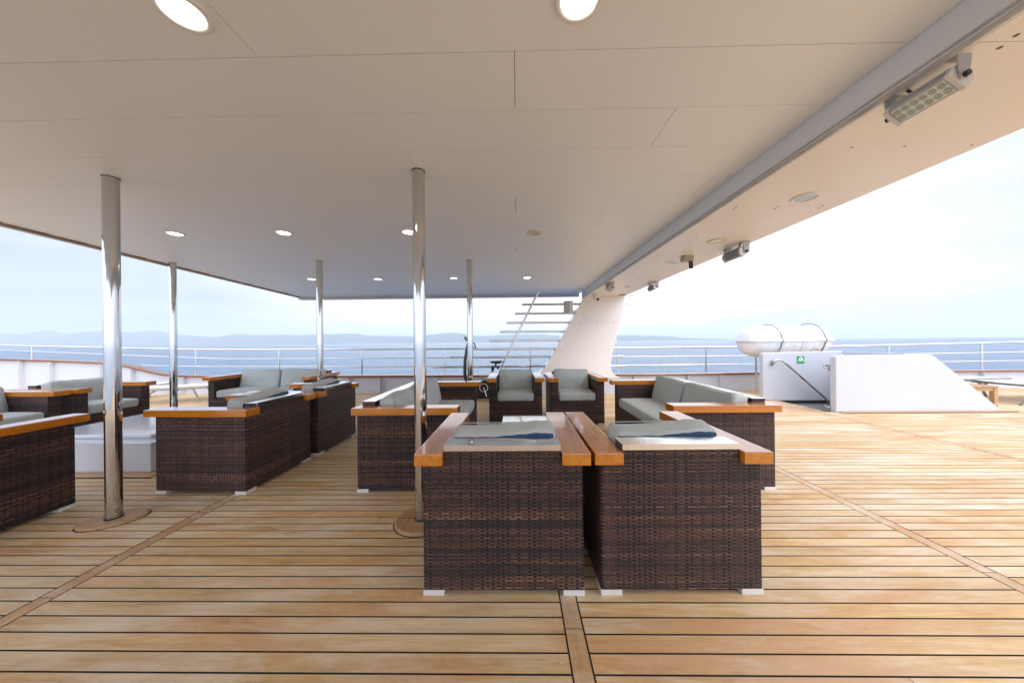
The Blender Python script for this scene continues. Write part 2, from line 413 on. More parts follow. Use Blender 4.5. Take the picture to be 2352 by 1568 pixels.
def tag(o, label=None, cat=None, group=None, kind=None):
    for k, v in (('label', label), ('category', cat), ('group', group), ('kind', kind)):
        if v: o[k] = v
    return o
def copy_tree(o, parent=None):
    c = o.copy(); COL.objects.link(c); c.parent = parent
    for ch in list(o.children): copy_tree(ch, c)
    return c
def place(o, loc, rz, label, group=None):
    o.location = loc; o.rotation_euler = (0, 0, rz); o['label'] = label
    if group: o['group'] = group

# ------------------------------------------------------------ deck
STR = [-14.4, -11.9, -9.5, -7.1, -4.66, -2.236, .226, 2.378, 4.86, 7.05, 9.5, 11.9, 14.4]
PW, CK = .0775, .0068
HX0, HX1, HY0, HY1 = 5.03, 6.62, 5.20, 6.13     # stairwell opening
bm = NB()
for (x0, x1, y0, y1) in ((-16, HX0, -4, 7.45), (HX1, 16, -4, 7.45), (HX0, HX1, -4, HY0), (HX0, HX1, HY1, 7.45)):
    box(bm, x0, x1, y0, y1, -.06, -.003)
tag(finish(bm, 'deck_caulking', M['caulk']), kind='structure')
bm = NB()
def quad(bm, x0, x1, y0, y1, z=0.0, mi=0):
    f_ = bm.faces.new([bm.verts.new((x0, y0, z)), bm.verts.new((x1, y0, z)), bm.verts.new((x1, y1, z)), bm.verts.new((x0, y1, z))]); f_.material_index = mi
k0 = int((-3.9 - 1.118) / PW); k1 = int((7.22 - 1.118) / PW)
rnd = random.Random(3)
for k in range(k0, k1 + 1):
    ya = 1.118 + k * PW + CK / 2; yb = ya + PW - CK
    for i in range(len(STR) - 1):
        xa = STR[i] + .035 + CK; xb = STR[i + 1] - .035 - CK
        segs = [(xa, xb)]
        if rnd.random() < .10:
            c = rnd.uniform(xa + .4, xb - .4); segs = [(xa, c - .0012), (c + .0012, xb)]
        for (a, b) in segs:
            if yb > HY0 - .03 and ya < HY1 + .03 and b > HX0 - .0 and a < HX1 + .03:
                if a < HX0 - .05: quad(bm, a, HX0 - .04, ya, yb)
                if b > HX1 + .05: quad(bm, HX1 + .04, b, ya, yb)
            else: quad(bm, a, b, ya, yb)
# wooden plugs over the screws beside the king planks (near rows)
for k in range(int(-.2 / PW), 40):
    yc = 1.118 + k * PW + PW / 2
    for sx in (-2.236, .226, 2.378, 4.86):
        for s in (-1, 1):
            if rnd.random() < .12: continue
            cx, cy = sx + s * (.035 + CK + .03 + rnd.uniform(-.004, .006)), yc + rnd.uniform(-.012, .012)
            vs = [bm.verts.new((cx + .0062 * math.cos(a * math.pi / 5), cy + .0062 * math.sin(a * math.pi / 5), .0006)) for a in range(10)]
            bm.faces.new(vs)
quad(bm, -15.9, 15.9, 1.118 + (k1 + 1) * PW + CK, 7.42, .0)
tag(finish(bm, 'deck', M['deck']), kind='structure')
bm = NB()
for x in STR:
    y = -3.95 + rnd.random()
    while y < 7.2:
        y2 = min(y + 2.4, 7.25)
        quad(bm, x - .035, x + .035, y, y2 - .003)
        y = y2
quad(bm, HX0 - .034, HX0, HY0 + .01, HY1, .001)
tag(finish(bm, 'deck_king_planks', M['strip']), kind='structure')
# hull below the deck
bm = NB(); box(bm, -15.9, HX0 - .05, -4, 7.5, -7, -.065); box(bm, HX1 + .05, 15.9, -4, 7.5, -7, -.065); box(bm, HX0 - .05, HX1 + .05, -4, HY0 - .1, -7, -.065); box(bm, HX0 - .05, HX1 + .05, HY1 + .15, 7.5, -7, -.065)
box(bm, HX0 - .05, HX1 + .05, HY0 - .1, HY1 + .15, -7, -2.5)
tag(finish(bm, 'ship_hull', M['hull']), kind='structure')

# ------------------------------------------------------------ sea, hills
bm = NB()
box(bm, -30000, 30000, -30000, 30000, -8.2, -8)
tag(finish(bm, 'sea', M['sea']), kind='structure')
def ridge(name, pts, depth, jitter, seed, base=-8.5):
    # a long hill: profile along x, several rows in depth rising to the crest and falling behind
    bm = NB(); rows = []
    xs = []; x = pts[0][0]
    while x <= pts[-1][0]: xs.append(x); x += 45
    def hgt(x):
        for (xa, ha, ya), (xb, hb, yb) in zip(pts, pts[1:]):
            if xa <= x <= xb:
                t = (x - xa) / (xb - xa); t2 = t * t * (3 - 2 * t); return ha + (hb - ha) * t2, ya + (yb - ya) * t
        return 0, pts[-1][2]
    prof = [(-1, 0), (-.75, .22), (-.5, .5), (-.25, .8), (0, 1), (.3, .75), (.7, .3), (1, 0)]
    for (dy, k) in prof:
        row = []
        for x in xs:
            h, y = hgt(x)
            h2 = h * k
            if k > 0:
                h2 += jitter * k * noise.fractal(Vector((x * .0012, dy * 1.3, seed)), 1, 2, 5)
                yy = y + dy * depth + 130 * noise.noise(Vector((x * .001, dy * 2, seed + 5)))
            else: yy = y + dy * depth
            row.append(bm.verts.new((x, yy, base + max(0, h2))))
        rows.append(row)
    for A, B in zip(rows, rows[1:]):
        for i in range(len(xs) - 1):
            f_ = bm.faces.new((A[i], A[i + 1], B[i + 1], B[i])); f_.smooth = True
    return finish(bm, name, M['hill'], smooth=True)
hp = [(-16500, 300), (-13548, 365), (-12964, 330), (-12263, 410), (-11798, 330), (-10810, 395), (-10174, 335), (-9481, 385), (-8906, 290), (-8446, 235), (-7758, 195), (-7299, 262), (-6613, 238), (-5474, 228), (-4340, 258), (-3662, 180), (-2648, 172), (-1637, 246), (-1189, 185), (-966, 150), (150, 185), (1261, 148), (2698, 132), (3799, 108), (4128, 55), (4900, 30), (5659, 0)]
tag(ridge('hills', [(x, h + 4, 8000) for x, h in hp], 1100, 14, 2.0), kind='structure')

# ------------------------------------------------------------ canopy roof
canopy = empty('canopy_roof', (0, 0, 0), 0, 'long white panelled canopy roof with recessed lamps over the lounge deck', 'roof')
CZ = 2.33; XR = 1.53; YF = 7.60; YB = -3.2
def xl(y): return -4.78 - (y - 2.83) * .115
bm = NB()      # panels with real gaps
rows = []; y = 1.23
offs = {0: .003, 1: .80, 2: -.65, 3: -1.007, 4: .003, 5: .79, 6: -.62, 7: .4}
k0 = math.floor((YB - 1.23) / .316)
for k in range(k0, 21):
    ya = 1.23 + k * .316; yb = min(ya + .316, YF)
    off = offs.get(k, [.003, .80, -1.75, -1.02][k % 4]); PL = 2.53 if k != 3 else 2.4
    xe = XR
    cuts = [off + j * PL for j in range(-4, 4)]
    xs = [xl(ya) + .03] + [c for c in cuts if xl(ya) + .25 < c < xe - .1] + [xe]
    for a, b in zip(xs, xs[1:]):
        box(bm, a + .0014, b - .0014, ya + .0013, yb - .0013, CZ, CZ + .02)
finish(bm, 'ceiling_panel', M['panel'], canopy)
bm = NB()
prism(bm, [(xl(YB) + .03, YB), (XR, YB), (XR, YF), (xl(YF) + .03, YF)], CZ + .0205, CZ + .035, 'xy')
finish(bm, 'ceiling_backing', M['gap'], canopy)
bm = NB()
prism(bm, [(xl(YB), YB), (XR, YB), (XR, YF + .12), (xl(YF + .12), YF + .12)], CZ + .036, CZ + .42, 'xy')
finish(bm, 'roof_deck', M['white'], canopy)
bm = NB()   # side edging
prism(bm, [(xl(YB) - .03, YB), (xl(YB) + .0295, YB), (xl(YF) + .0295, YF), (xl(YF) - .03, YF)], CZ - .022, CZ + .034, 'xy')
finish(bm, 'edge_trim', plain('bronze_trim', (.42, .30, .20), .35), canopy)
bm = NB(); box(bm, xl(YF) - .03, XR, YF + .001, YF + .13, CZ - .065, CZ + .035, .006)
finish(bm, 'fascia', M['white'], canopy)
SZ = 2.18; XO = 2.42; YE = 7.08
bm = NB()   # side beam: inner face, with the sky's blue light put into its colour
box(bm, XR + .0005, XR + .03, YB, YE + .25, SZ + .001, CZ + .42)
finish(bm, 'beam_face', M['beamsky'], canopy)
bm = NB(); tube(bm, [(XR + .008, YB, SZ + .004), (XR + .008, YE - .1, SZ + .004)], .011, 12); tube(bm, [(XR - .004, YB, SZ + .024), (XR - .004, YE - .1, SZ + .024)], .005, 8)
finish(bm, 'beam_moulding', plain('weathered_moulding', (.52, .50, .47), .35, var=.25, vs=9), canopy)
seams = [-2.9, -1.55, -.23, 1.075, 2.39, 3.71, 5.06, 6.50, YE]
for a, b in zip([YB] + seams, seams):
    bm = NB(); box(bm, XR + .031, XO, a + .0012, b - .0012, SZ, SZ + .02)
    finish(bm, 'soffit_panel', M['cream'], canopy)
bm = NB(); box(bm, XR + .031, XO - .002, YB, YE - .001, SZ + .021, SZ + .06)
finish(bm, 'soffit_backing', M['gap'], canopy)
bm = NB(); box(bm, XR + .031, XO + .004, YB, YE + .25, SZ + .0605, CZ + .42); finish(bm, 'beam_top', M['white'], canopy)
scr = plain('screw_head', (.16, .11, .07), .5)
for ys in seams[3:-1]:
    for xs_ in (1.66, 1.97, 2.30):
        for dy in (-.022, .022):
            bm = NB(); lathe(bm, [(.008, 0), (.006, -.002)], 8, (xs_ + dy * .3, ys + dy, SZ)); finish(bm, 'screw', scr, canopy)
for ys in (1.65, 3.05, 4.4, 5.8):
    for xs_ in (1.75, 2.02, 2.36):
        bm = NB(); lathe(bm, [(.006, 0), (.005, -.0015)], 8, (xs_, ys, SZ)); finish(bm, 'screw', scr, canopy)
bm = NB(); lathe(bm, [(.075, .0), (.075, -.003)], 20, (2.30, 6.8, SZ)); finish(bm, 'drain_hole', plain('drain', (.10, .08, .03), .6), canopy)
bm = NB(); box(bm, 1.36, 1.45, 6.84, 6.98, CZ - .02, CZ - .001, .004); finish(bm, 'vent', M['white'], canopy)

# downlights -------------------------------------------------
def downlight(name, r, ringm, glassm, lab, cat='ceiling light', group=None):
    t = empty(name, (0, 0, 0), 0, lab, cat, group)
    bm = NB(); n = 40
    prof = [(r, 0), (r * .985, -.006), (r * .93, -.010), (r * .76, -.010), (r * .72, -.004)]
    rings = [[bm.verts.new((a * math.cos(2 * math.pi * k / n), a * math.sin(2 * math.pi * k / n), h)) for k in range(n)] for a, h in prof]
    for A, B in zip(rings, rings[1:]):
        for k in range(n):
            f_ = bm.faces.new((A[k], A[(k + 1) % n], B[(k + 1) % n], B[k])); f_.smooth = True
    bmesh.ops.recalc_face_normals(bm, faces=bm.faces)
    finish(bm, 'trim_ring', ringm, t, smooth=True)
    bm = NB(); lathe(bm, [(r * .735, -.001), (r * .735, -.0035), (r * .70, -.005)], 40); finish(bm, 'diffuser', glassm, t)
    return t
RG = .082
litp = downlight('ceiling_light', RG, M['lampw'], M['lit'], '', group='recessed downlights in the canopy ceiling')
g1 = 'recessed downlights in the canopy ceiling'
lits = [((-1.13, 1.05), 'lit oval downlight nearest the top left corner of the ceiling'), ((.219, 1.045), 'lit downlight at the top of the picture directly above the two front armchairs'),
        ((-3.487, 3.149), 'lit downlight between the two leftmost steel poles in the ceiling'), ((-2.379, 3.174), 'lit downlight left of the steel pole in the middle row of lamps'),
        ((-1.10, 3.206), 'lit downlight half hidden behind the central steel pole'), ((-3.615, 5.477), 'small lit downlight partly hidden by the second back pole'),
        ((-2.466, 5.544), 'small far downlight just right of the second back pole'), ((-1.111, 5.546), 'small far downlight just left of the rightmost back pole'),
        ((.199, 5.584), 'small far downlight rightmost in the back row')]
for i, ((x, y), lb) in enumerate(lits):
    o = litp if i == 0 else copy_tree(litp)
    place(o, (x, y, CZ), 0, lb, g1)
o = downlight('ceiling_light', .075, M['lampcream'], plain('dead_diffuser', (.62, .55, .45), .4), 'unlit beige downlight between the central pole and the beam', group=g1); o.location = (.195, 3.29, CZ)
g2 = 'round fittings in the cream soffit'
sp = downlight('soffit_light', .085, M['lampw'], M['lens'], '', 'soffit light', g2)
for i, (x, y, lb) in enumerate(((2.035, 2.222, 'largest unlit white ring light with glass in the cream soffit'), (2.0, 4.03, 'unlit white ring light behind the grey sensor box'), (2.03, 5.75, 'small farthest white ring light in the cream soffit'))):
    o = sp if i == 0 else copy_tree(sp); place(o, (x, y, SZ), 0, lb, g2)
o = downlight('soffit_light', .088, M['lampcream'], M['cream'], 'cream coloured round cover plate left of the grey spotlight', 'soffit light', g2); o.location = (2.02, 3.17, SZ)

# floodlights on the soffit ---------------------------------
def bracket_arm(bm, y, s):
    prism(bm, [(-.03, 0), (.03, 0), (.024, -.05), (.012, -.098), (-.012, -.098), (-.024, -.05)], y, y + s * .006, 'xz')
    box(bm, -.035, .035, min(y, y - s * .03), max(y, y - s * .03), -.006, 0, .002)
NT('led_reflector').set(color=(.86, .95, .90), rough=.15, coat=1); NT('led_lens').set(color=(.44, .54, .47), rough=.12, coat=1)
def ledbar(lab):
    t = empty('led_floodlight', (0, 0, 0), 0, lab, 'floodlight', 'finned led floodlights hanging from the soffit')
    for s in (-1, 1):
        bm = NB(); bracket_arm(bm, s * .122, s); finish(bm, 'bracket', M['greyp'], t)
    tilt = Matrix.Translation((0, 0, -.085)) @ Matrix.Rotation(R(38), 4, 'Y')
    bm = NB()
    prism(bm, [(.036 * math.cos(math.pi * k / 12), .0005 + .036 * math.sin(math.pi * k / 12)) for k in range(13)], -.097, .097, 'xz')
    bm.transform(tilt); box(bm, -.042, .042, -.098, .098, -.018, .0, .004, mtx=tilt)
    finish(bm, 'housing', M['greyp'], t)
    bm = NB()
    for k in range(11):
        c = Matrix.Rotation(-math.pi * (k + .5) / 11, 4, 'Y')
        box(bm, .034, .054, -.10, .10, -.0012, .0012, mtx=tilt @ Matrix.Translation((0, 0, .002)) @ c)
    o = finish(bm, 'cooling_fins', M['greyp'], t)
    for s in (-1, 1):
        bm = NB(); pr = [(-.045, -.024), (.045, -.024), (.048, .0)] + [(.05 * math.cos(math.pi * k / 10), .004 + .05 * math.sin(math.pi * k / 10)) for k in range(11)] + [(-.048, 0)]
        prism(bm, pr, s * .108 - .008, s * .108 + .008, 'xz'); bm.transform(tilt); finish(bm, 'end_cap', M['lampw'], t)
        bm = NB(); lathe(bm, [(.012, s * .128), (.012, s * .140), (.008, s * .142)], 16, (0, 0, -.085), 'y'); finish(bm, 'knob', M['black'], t)
    bm = NB(); box(bm, -.034, .034, -.092, .092, -.0205, -.0185, mtx=tilt); finish(bm, 'reflector', bpy.data.materials['led_reflector'], t)
    for a in range(6):
        for b in (-1, 1):
            bm = NB(); lathe(bm, [(.0135, -.021), (.0125, -.0235), (.007, -.0225), (.0062, -.0225)], 16)
            bm.transform(tilt @ Matrix.Translation((b * .0165, -.0775 + a * .031, 0)))
            finish(bm, 'lens', bpy.data.materials['led_lens'], t)
    bm = NB(); tube(bm, [(.0, .04, -.04), (.01, .05, -.02), (.0, .06, -.001)], .006, 8); finish(bm, 'cable', M['black'], t)
    return t
g4 = 'finned led floodlights hanging from the soffit'
led0 = ledbar('')
led0.scale = (.86,) * 3
place(led0, (1.575, 1.225, SZ), 0, 'large led bar floodlight with twelve round lenses hanging near the beam', g4)
for loc, rz, sc, lb in (((2.33, 3.34, SZ), R(180), 1.18, 'finned floodlight hanging at the soffit edge against the sky, seen from behind'),
                        ((2.37, 5.42, SZ), R(180), 1.1, 'smaller finned floodlight farther along the soffit edge, seen from behind'),
                        ((1.63, 5.45, SZ), R(0), 1.1, 'small far floodlight with its glass face turned left beside the beam')):
    o = copy_tree(led0); place(o, loc, rz, lb, g4); o.scale = (sc,) * 3

t = empty('motion_sensor', (2.04, 3.75, SZ), 0, 'small grey sensor box with a black hanging flap on the soffit', 'sensor')
bm = NB(); box(bm, -.06, .05, -.05, .05, -.06, 0, .006); finish(bm, 'housing', plain('sensor_grey', (.42, .39, .32), .5), t)
bm = NB(); box(bm, .005, .05, -.02, -.005, -.15, -.061, .005, mtx=Matrix.Rotation(R(-4), 4, 'Y')); finish(bm, 'flap', M['black'], t)
t = empty('security_camera', (1.68, 6.62, SZ), 0, 'white dome security camera hanging from the soffit above the sloping pylon', 'camera')
bm = NB(); lathe(bm, [(.07, 0), (.07, -.05), (.062, -.075), (.058, -.10), (.035, -.145), (.005, -.155)], 28); finish(bm, 'dome', M['lampw'], t)
bm = NB(); lathe(bm, [(.034, 0), (.030, -.018), (.012, -.022)], 20); bm.transform(Matrix.Translation((.028, -.035, -.122)) @ Matrix.Rotation(R(-42), 4, 'X') @ Matrix.Rotation(R(-18), 4, 'Y')); finish(bm, 'lens', M['black'], t)

# ------------------------------------------------------------ poles
def pole(x, y, lab, base=True, rz=0, z1=CZ - .0005, sx=.26, sy=.17, nb=False):
    t = empty('steel_pole', (x, y, 0), 0, lab, 'pole', 'steel poles holding up the canopy')
    bm = NB(); lathe(bm, [(.0405, .02), (.0405, z1)], 40); finish(bm, 'shaft', M['steel'], t)
    bm = NB(); lathe(bm, [(.045, 0.018), (.046, .026), (.042, .028)], 32, (0, 0, .0)); finish(bm, 'base_seal', M['caulk'], t)
    bm = NB(); lathe(bm, [(.043, z1 - .004), (.044, z1 - .0005)], 32); finish(bm, 'top_seal', M['caulk'], t)
    bm = NB(); n = 40; A = []; B = []; C2 = []
    for k in range(n):
        a = 2 * math.pi * k / n
        A.append(bm.verts.new((sx * math.cos(a), sy * math.sin(a), .0015))); B.append(bm.verts.new((sx * math.cos(a), sy * math.sin(a), .014))); C2.append(bm.verts.new(((sx - .01) * math.cos(a), (sy - .01) * math.sin(a), .020)))
    for P_, Q_ in ((A, B), (B, C2)):
        for k in range(n): bm.faces.new((P_[k], P_[(k + 1) % n], Q_[(k + 1) % n], Q_[k]))
    bm.faces.new(C2); bmesh.ops.recalc_face_normals(bm, faces=bm.faces)
    o = finish(bm, 'teak_base', M['teak'], t); o.rotation_euler.z = rz
    for a_, b_ in ((-sy + .01, -.046), (.046, sy - .01)):
        bm = NB(); box(bm, -.0015, .0015, a_, b_, .0201, .0206); o = finish(bm, 'base_seam', M['caulk'], t); o.rotation_euler.z = rz
    bm = NB(); n = 40; vs = [bm.verts.new(((sx + .008) * math.cos(2 * math.pi * k / n), (sy + .008) * math.sin(2 * math.pi * k / n), .001)) for k in range(n)]; bm.faces.new(vs)
    o = finish(bm, 'base_caulk', M['caulk'], t); o.rotation_euler.z = rz
    return t
pole(-2.755, 2.09, 'thick polished steel pole nearest on the left with a whole oval teak base', rz=R(32), sx=.165, sy=.115)
pole(-.645, 2.075, 'polished steel pole in the middle just behind the left front armchair', rz=R(90), sx=.17, sy=.17)
pole(-4.79, 4.29, 'leftmost thin steel pole standing at the roof edge')
pole(-2.73, 4.30, 'far steel pole rising behind the back of the left armchair pair')
pole(-.652, 4.37, 'far steel pole next to the exercise bike')

# ------------------------------------------------------------ bulwark + rail at the edge of the deck
capz = [(-16, 1.0), (-12.6, .90), (-11.2, .85), (-10.0, .79), (-9.65, .755), (-9.3, .68), (-8.95, .59), (-8.6, .51), (-8.2, .465), (-7.6, .445), (-6.2, .435), (-3.8, .415), (0, .40), (2.8, .395), (6.2, .415), (11.8, .425), (16, .43)]
def interp(tab, x):
    for (a, b), (c, d) in zip(tab, tab[1:]):
        if a <= x <= c: return b + (d - b) * (x - a) / (c - a)
    return tab[-1][1]
YW = 7.43
bul = empty('bulwark', (0, YW, 0), 0, 'low white bulwark wall with varnished cap that curves up at the left', 'bulwark wall')
xs = [-16 + .1 * i for i in range(321)]
sm = lambda x: sum(interp(capz, min(15.9, max(-15.9, x + d))) for d in (-.16, -.08, 0, .08, .16)) / 5
bm = NB(); prev = None
for x in xs:
    z = sm(x) - .045
    cur = [bm.verts.new((x, 0, 0.0)), bm.verts.new((x, 0, z)), bm.verts.new((x, .06, z)), bm.verts.new((x, .06, -.3))]
    if prev:
        for i in range(4):
            bm.faces.new((prev[i], cur[i], cur[(i + 1) % 4], prev[(i + 1) % 4]))
    prev = cur
bmesh.ops.recalc_face_normals(bm, faces=bm.faces); finish(bm, 'wall', M['white'], bul)
bm = NB(); prev = None
for x in xs:
    z = sm(x)
    cur = [bm.verts.new((x, -.055, z - .044)), bm.verts.new((x, -.06, z - .012)), bm.verts.new((x, -.05, z)), bm.verts.new((x, .10, z)), bm.verts.new((x, .11, z - .012)), bm.verts.new((x, .105, z - .044))]
    if prev:
        for i in range(6): bm.faces.new((prev[i], cur[i], cur[(i + 1) % 6], prev[(i + 1) % 6]))
    prev = cur
bmesh.ops.recalc_face_normals(bm, faces=bm.faces); finish(bm, 'cap_rail', M['cap'], bul)
bm = NB(); box(bm, -16, 16, .0, .0, 0, 0) if False else None
bm.free()
for i in range(-15, 16):
    x = i * 1.0 - .25 if i % 2 else i * 1.0
    bm = NB(); box(bm, x - .008, x + .008, -.09, -.0005, .002, sm(x) - .046); finish(bm, 'stiffener', M['white'], bul)
bm = NB(); box(bm, -15.9, 15.9, -.035, -.0008, .0005, .05, .004)
finish(bm, 'skirting', M['white'], bul)
rz_ = [(-16, 1.27), (-12.6, 1.215), (-10, 1.14), (-7.8, 1.075), (-6.2, 1.052), (-2, 1.03), (2.3, 1.015), (5.4, 1.01), (7.3, 1.0), (9.5, 1.03), (11.8, 1.066), (16, 1.10)]
rail = empty('guard_rail', (0, YW + .03, 0), 0, 'polished steel guard rail with posts standing on the bulwark cap', 'railing')
xsr = [-16 + .25 * i for i in range(129)]
bm = NB(); tube(bm, [(x, 0, interp(rz_, x)) for x in xsr], .021, 12); finish(bm, 'top_rail', M['rail'], rail, True)
bm = NB(); tube(bm, [(x, 0, interp(rz_, x) - (interp(rz_, x) - interp([(-16, 1.0), (-12.6, .90), (-9.0, .60), (-7, .44), (16, .41)], x)) * .36 - .0) for x in xsr], .011, 10); finish(bm, 'middle_rail', M['rail'], rail, True)
bm = NB(); pts = [(-9.13, 0, sm(-9.13) + .004), (-9.15, 0, .68), (-9.10, 0, .70)] + [(x, 0, interp([(-9.2, .70), (-7.5, .655), (-3, .618), (3, .600), (8, .61), (16, .65)], x)) for x in xsr if x > -9.0]
tube(bm, pts, .011, 10); finish(bm, 'lower_rail', M['rail'], rail, True)
for x in (-13.9, -11.83, -9.8 + .0, -7.77, -5.73, -3.72, -1.72, .32, 2.40, 4.47, 6.6, 8.72, 10.85, 13.0):
    if abs(x + 9.8) < .01: continue
    bm = NB(); zb = sm(x)
    tube(bm, [(x, 0, zb), (x, 0, interp(rz_, x) - .01)], .019, 10); lathe(bm, [(.05, 0), (.05, .008), (.03, .012)], 20, (x, 0, zb))
    finish(bm, 'post', M['rail'], rail)
# ------------------------------------------------------------ sloping pylon with horizontal bars
pyl = empty('support_pylon', (0, 0, 0), 0, 'wide cream sloping pylon that carries the far end of the beam', 'pylon')
poly = [(1.535, SZ - .001), (1.187, 1.588), (.843, .962), (.70, .71), (.62, .59), (.53, .50), (.40, .42), (.40, .358), (2.31, .358), (2.25, .385), (2.177, .42), (2.115, .50), (2.085, .60), (2.09, .70), (2.121, .903), (2.2, 1.20), (2.30, 1.588), (2.425, SZ - .001)]
def clip_hi(z0): pass
seamz = 1.585
lower = [p for p in poly if p[1] < 1.586]; 
lowp = [(1.184, seamz - .002)] + [(.843, .962), (.70, .71), (.62, .59), (.53, .50), (.40, .42), (.40, .358), (2.31, .358), (2.25, .385), (2.177, .42), (2.115, .50), (2.085, .60), (2.09, .70), (2.121, .903), (2.2, 1.20), (2.299, seamz - .002)]
upp = [(1.535, SZ - .001), (1.188, seamz + .001), (2.30, seamz + .001), (2.425, SZ - .001)]
bm = NB(); prism(bm, lowp, 6.97, 7.0, 'xz'); finish(bm, 'lower_panel', M['cream'], pyl)
bm = NB(); prism(bm, upp, 6.97, 7.0, 'xz'); finish(bm, 'upper_panel', M['cream'], pyl)
inn = [(x + (.004 if x < 1.6 else -.004), z) for x, z in poly]
bm = NB(); prism(bm, inn, 7.001, 7.33, 'xz'); finish(bm, 'core', M['white'], pyl)
bm = NB(); box(bm, .45, 2.172, 6.985, 7.33, .0, .357, .01); finish(bm, 'plinth', M['white'], pyl)
bm = NB(); box(bm, .43, 2.2, 6.965, 7.36, .001, .06, .004); finish(bm, 'plinth_foot', M['white'], pyl)
for (x, z) in ((1.66, 2.09), (1.95, 2.09), (2.2, 2.09), (1.40, 1.60), (1.79, 1.60), (2.16, 1.60), (1.40, 1.568), (1.79, 1.568), (2.16, 1.568), (.98, .98), (2.04, .99), (1.4, 1.25), (2.0, .47)):
    bm = NB(); lathe(bm, [(.008, 0), (.006, -.002)], 8, (x, 6.97, z), 'y'); finish(bm, 'screw', scr, pyl)
bm = NB(); box(bm, 1.459, 1.67, 6.967, 6.9695, 1.603, 1.736); n_ = finish(bm, 'notice', M['paper'], None)
tag(n_, 'blank white notice sheet stuck on the cream pylon', 'notice')
bars = [(.123, 2.581, 2.03, 1.455), (-.035, 2.457, 1.822, 1.34), (-.23, 2.369, 1.615, 1.22), (-.378, 2.318, 1.410, 1.10), (-.618, 2.275, 1.205, .99), (-1.023, 2.34, 1.02, .88), (-1.528, 2.407, .835, .78), (-1.93, 2.471, .62, .68), (1.5, 2.664, 2.224, 1.5)]
grp = 'horizontal steel bars crossing the pylon'
names = ['topmost long steel bar left of the pylon', 'second steel bar from the top, passing behind the loudspeaker bottom', 'third steel bar from the top of the fan', 'fourth steel bar from the top in front of the hills', 'fifth steel bar from the top above the sea horizon', 'sixth steel bar from the top level with the guard rail', 'second lowest steel bar ending left of the far pole', 'lowest and longest steel bar of the fan', 'short steel bar stub sticking out right of the pylon top']
fan = empty('bar_grille', (0, 0, 0), 0, 'fan of horizontal polished steel bars with a leaning pipe beside the pylon', 'bar grille')
for i, (x0, x1, z, _) in enumerate(bars):
    bm = NB(); z += .0; tube(bm, [(x0, 7.385 if False else 7.15, z), (x1, 7.15, z - .004)], .0245, 14)
    finish(bm, 'bar', M['rail'], fan)
bm = NB(); tube(bm, [(.50, 7.06, 2.30), (-.47, 7.06, .40)], .024, 14); finish(bm, 'leaning_pipe', M['rail'], fan)
# bars pass through the pylon core

t = empty('loudspeaker', (1.16, 6.95, 1.93), R(-14), 'grey and white box loudspeaker fixed to the left edge of the pylon', 'loudspeaker')
bm = NB(); prism(bm, [(-.10, -.10), (.10, -.10), (.075, .08), (-.075, .08)], -.14, .135, 'xy'); finish(bm, 'cabinet', M['lampw'], t)
bm = NB(); box(bm, -.096, .03, -.106, -.1005, -.13, .125, .002); finish(bm, 'grille', M['greyp'], t)
bm = NB(); tube(bm, [(.05, .04, -.08), (.12, .07, -.09), (.18, .07, -.08)], .03, 12); finish(bm, 'bracket', M['lampw'], t)

# ------------------------------------------------------------ stairwell hatch on the right
hw = empty('stairwell_housing', (0, 0, 0), 0, 'white walls round the stairwell opening with one long sloping side', 'stairwell')
bm = NB()
def rpoly(pts, r=.03, n=4):
    out = []
    N = len(pts)
    for i in range(N):
        p = Vector(pts[i]); a = Vector(pts[i - 1]) - p; b = Vector(pts[(i + 1) % N]) - p
        rr = min(r, a.length * .4, b.length * .4); a = a.normalized() * rr; b = b.normalized() * rr
        for k in range(n + 1):
            t_ = k / n; q = p + a * (1 - t_) ** 2 + b * t_ ** 2; out.append((q.x, q.y))
    return out
W2 = [(5.105, -.0), (5.105, .915), (6.63, .915), (7.70, .022), (7.72, -.0)]
def bevprism(bm, poly, y0, y1, b=.012, plane='xz'):
    prism(bm, poly, y0, y1, plane)
    es = [e_ for e_ in bm.edges if abs(e_.verts[0].co[{'xz': 1, 'xy': 2, 'yz': 0}[plane]] - e_.verts[1].co[{'xz': 1, 'xy': 2, 'yz': 0}[plane]]) < 1e-6]
    bmesh.ops.bevel(bm, geom=es, offset=b, segments=3, profile=.5, affect='EDGES')
bevprism(bm, [(5.105, .002)] + rpoly(W2, .05)[5:15] + [(7.72, .002)], 5.08, 5.18)
finish(bm, 'near_wall', M['white'], hw)
bm = NB(); bevprism(bm, [(4.785, .002), (4.785, .885), (4.80, .91), (4.83, .925), (6.31, .945), (6.31, -1.6), (HX0, -1.6), (HX0, .002)], 6.15, 6.25)
finish(bm, 'far_wall', M['white'], hw)
bm = NB(); box(bm, HX1 - .3, HX1 - .22, 5.181, 6.149, -1.6, .93, .008); finish(bm, 'end_wall', M['white'], hw)
bm = NB(); box(bm, HX0, HX1 - .3, 5.165, 5.199, -1.6, -.0705); finish(bm, 'inner_lining', M['white'], hw)
bm = NB(); bevprism(bm, rpoly([(5.13, 5.02), (7.86, 5.02), (7.95, 5.10), (7.95, 5.075), (5.13, 5.078)], .01, 2)[0:6] + [(7.97, 5.0785), (5.2, 5.0785)], .0015, .024, .006, 'xy')
finish(bm, 'teak_plinth', M['teak'], hw)
bm = NB(); box(bm, 5.16, 7.98, 5.008, 5.0185, .0006, .004); finish(bm, 'plinth_caulk', M['caulk'], hw)
for k in range(5):
    bm = NB(); box(bm, HX0 + .02 + k * .25, HX0 + .30 + k * .25, 5.2, 6.148, -.25 - k * .22, -.21 - k * .22); finish(bm, 'stair_tread', M['teak'], hw)
